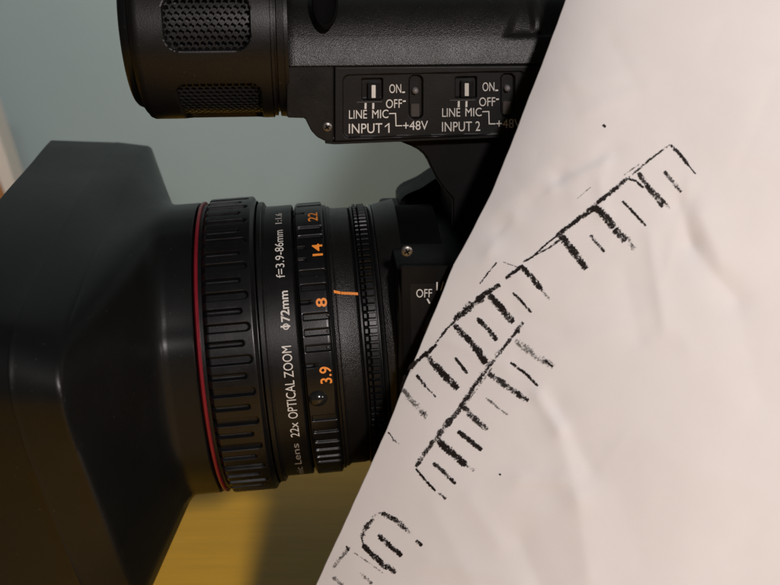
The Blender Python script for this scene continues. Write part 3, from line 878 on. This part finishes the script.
for y in ys:
    x0 = float(np.interp(y, LY, LX)) + 0.12 * math.sin(y * 0.11) + 0.08 * math.sin(y * 0.31)
    us = np.linspace(0, 1, nu + 1) ** 1.25
    xs = x0 + us * 840; ye = y + us * 350 * 1.0     # the sheet's short side runs off at a right angle to its long one
    # keep v lines straight: rows run along the short side
    dd = paper_depth(xs, ye)
    for a, b_, c_ in zip(xs, ye, dd): V.append(ray(a, b_) * c_)
for i in range(nv):
    for j in range(nu):
        a = i * (nu + 1) + j; Fc.append((a, a + 1, a + nu + 2, a + nu + 1))
pv = to_world(PP(480, 585))
paper = mesh_obj('paper_sheet', V, Fc, M['paper'], None, tuple(pv), 60)
sol = paper.modifiers.new('thickness', 'SOLIDIFY'); sol.thickness = 0.00022; sol.offset = 0
paper['label'] = 'creased white paper sheet with black comb-like ink prints, held in front of the camcorder'; paper['category'] = 'paper'

# ink strokes: (level, width, [(x,y)...]); widths swell and fade at the ends
INK = [
 # upper right row
 (3, 1.6, [(530, 259), (547, 243.5), (562, 232)]), (3, 4.0, [(556, 236.5), (577, 220), (592.5, 207.5)]), (3, 4.0, [(590, 209), (610, 193), (628, 178)]),
 (2, 2.0, [(626, 180), (648, 161), (670, 144.5)]), (1, 1.6, [(624, 175), (640, 163.5)]),
 (3, 3.2, [(670.5, 145), (679, 153), (688.4, 165)]), (3, 1.4, [(687, 163.5), (695.8, 174)]),
 (2, 4.0, [(664.5, 171), (672, 181), (681.5, 192)]), (2, 4.6, [(638.5, 172.5), (650, 190), (663, 207)]), (2, 3.6, [(646, 183), (658, 195), (670, 209)]),
 (3, 2.2, [(627.5, 178.5), (636, 181), (643.5, 188)]), (3, 2.4, [(622.5, 201), (634, 213), (646, 226)]),
 (3, 6.6, [(594, 206), (605, 216), (614, 228)]), (3, 6.8, [(614.5, 229), (620, 235), (626, 241)]), (1, 5, [(627, 237), (634.5, 250)]),
 (2, 3.0, [(590.5, 235), (597, 243), (604.5, 252)]), (3, 6.4, [(560, 235), (573, 251), (586.5, 269)]), (3, 2.6, [(560, 232), (594, 210), (600, 212)]),
 (3, 5.0, [(521.5, 267), (531, 276), (541, 289)]), (2, 2.6, [(539, 286), (549.5, 299.5)]), (3, 2.6, [(603, 124.5), (605.5, 127.5)]),
 (1, 1.0, [(577, 199), (592, 186)]),
 # middle row
 (2, 1.6, [(497, 262.5), (488, 273), (480, 284)]), (1, 1.0, [(503, 262), (520, 268)]), (2, 2.0, [(559.5, 240), (549, 248), (539, 253)]), (3, 1.8, [(539, 253), (523, 262)]),
 (3, 3.6, [(523.6, 265.5), (514, 272), (505.6, 278.5)]), (3, 4.6, [(500, 284.5), (488, 292), (477, 300)]), (3, 6.0, [(484, 296), (470, 307), (456, 319)]),
 (2, 4.0, [(471, 302), (462, 311), (454, 320)]), (2, 2.2, [(458, 318), (446, 330), (436, 343)]), (3, 3.6, [(437, 344.5), (422, 357), (409, 368.5)]),
 (1, 2.6, [(409.5, 368), (404, 378), (400.5, 390)]), (1, 1.6, [(415, 367), (407, 376)]),
 (3, 6.2, [(489, 295), (501, 308), (513.5, 322.5)]), (3, 4.4, [(477, 318), (487, 328), (497, 340.5)]), (3, 2.4, [(513, 292.5), (522, 302), (531.5, 312.5)]),
 (3, 5.4, [(454, 325), (467, 338), (479, 352)]), (3, 6.4, [(474, 346), (480, 353), (485.5, 364)]), (3, 2.8, [(455, 357.5), (467.5, 373.5)]),
 (3, 6.4, [(434, 364), (446, 377), (458, 389)]), (2, 5.0, [(425, 353), (431, 361), (437, 368)]), (3, 3.0, [(416.5, 375), (426, 387)]), (2, 1.8, [(425, 386), (436, 397)]),
 (1, 6.0, [(401.5, 389), (413, 402), (426.5, 417)]), (1, 3.0, [(423, 412), (425, 420)]),
 (2, 4.0, [(523.5, 322.5), (516, 331), (520, 331.5)]), (2, 3.0, [(517, 331), (502, 350), (486, 370.5)]), (1, 4.4, [(505, 346), (488, 366), (473, 388)]),
 # third row
 (2, 4.6, [(486, 371), (473, 388), (460, 408)]), (2, 5.4, [(462, 406), (447, 424), (434, 442)]), (2, 4.6, [(434, 441), (425, 453), (416, 467)]), (1, 2.0, [(492, 368), (476, 390), (466, 404)]),
 (3, 2.2, [(416, 468.5), (425, 480), (435.5, 491)]), (2, 3.2, [(438.5, 493), (446, 499)]),
 (1, 6.8, [(515, 340.5), (534, 354), (553.5, 367)]), (3, 2.0, [(545, 360.5), (553, 367)]), (3, 2.6, [(510.5, 362.5), (525, 373), (538, 386)]),
 (2, 5.8, [(489, 373.5), (508, 387), (528, 401.5)]), (3, 2.2, [(514, 391), (527, 401)]), (1, 2.6, [(486, 398), (496, 406), (508, 415)]),
 (2, 6.0, [(463, 407), (475, 419), (488, 429.5)]), (3, 4.4, [(458, 431), (469, 440), (482, 450)]), (3, 6.6, [(438, 440.5), (451, 452), (466, 465.5)]), (1, 4, [(466, 465), (474, 471)]),
 (2, 3.8, [(433, 463), (444, 472), (450, 479)]), (3, 3.4, [(450, 478), (455.8, 484)]), (2, 1.6, [(388, 432), (393, 438)]), (1, 2.4, [(392, 438), (399, 444)]),
 (3, 1.6, [(499, 474), (501, 475)]),
 # lowest group
 (2, 4.8, [(381.5, 513), (397, 521), (410, 533)]), (3, 3.6, [(416, 540.5), (422, 546)]), (2, 4.6, [(374, 519), (366, 527), (361.5, 538)]), (1, 3.0, [(381, 512), (372, 518)]),
 (3, 5.0, [(363, 545), (375, 557), (388, 569)]), (2, 5.2, [(386, 565), (396, 573)]), (3, 4.6, [(378, 535), (389, 545), (402, 556)]), (2, 2.0, [(361.5, 537), (364, 547)]), (1, 2.2, [(383, 511), (402, 523), (412, 534)]),
 (1, 4.0, [(350, 547), (342, 556), (333, 568)]), (1, 1.6, [(353, 552), (368, 562), (383, 573)]), (1, 3.0, [(360, 573), (372, 584)]), (1, 4.2, [(333, 577), (344, 587)]), (2, 2.0, [(346, 546), (349, 551)]),
]
def ink_stroke(level, width, pts):
    P = np.array(pts, float)
    L_ = np.r_[0, np.cumsum(np.hypot(*np.diff(P, axis=0).T))]
    n = max(4, int(L_[-1] / 1.5))
    V, Fc, UV = [], [], []
    for i in range(n + 1):
        t = L_[-1] * i / n
        # smooth three-point curve
        x = np.interp(t, L_, P[:, 0]); y = np.interp(t, L_, P[:, 1])
        t2 = min(L_[-1], t + 1.5); t1 = max(0, t - 1.5)
        dx = np.interp(t2, L_, P[:, 0]) - np.interp(t1, L_, P[:, 0]); dy = np.interp(t2, L_, P[:, 1]) - np.interp(t1, L_, P[:, 1])
        l = math.hypot(dx, dy); nx_, ny_ = -dy / l, dx / l
        f_ = i / n; e = min(1.0, 0.70 + 3.5 * min(f_, 1 - f_))
        jw = 1 + 0.16 * math.sin(i * 1.7 + x) + random.uniform(-.12, .12)
        hw = width * 0.60 * e * jw; jx = random.uniform(-.25, .25)
        for k in range(5):
            u = (k - 2) / 2
            V.append(PP(x + nx_ * (u * hw + jx), y + ny_ * (u * hw + jx), 0.62 + LV)); UV.append(u)
    for i in range(n):
        for k in range(4):
            a = i * 5 + k; Fc.append((a, a + 1, a + 6, a + 5))
    o = mesh_obj('ink_stroke', V, Fc, M['ink%d' % level], paper, tuple(pv))
    uvl = o.data.uv_layers.new(name='UVMap')
    for lp in o.data.loops: uvl.data[lp.index].uv = (UV[lp.vertex_index], 0)
    return o
for i_, (lv, w_, pts) in enumerate(INK):
    LV = 0.012 * (i_ % 7)
    ink_stroke(lv, w_, pts)
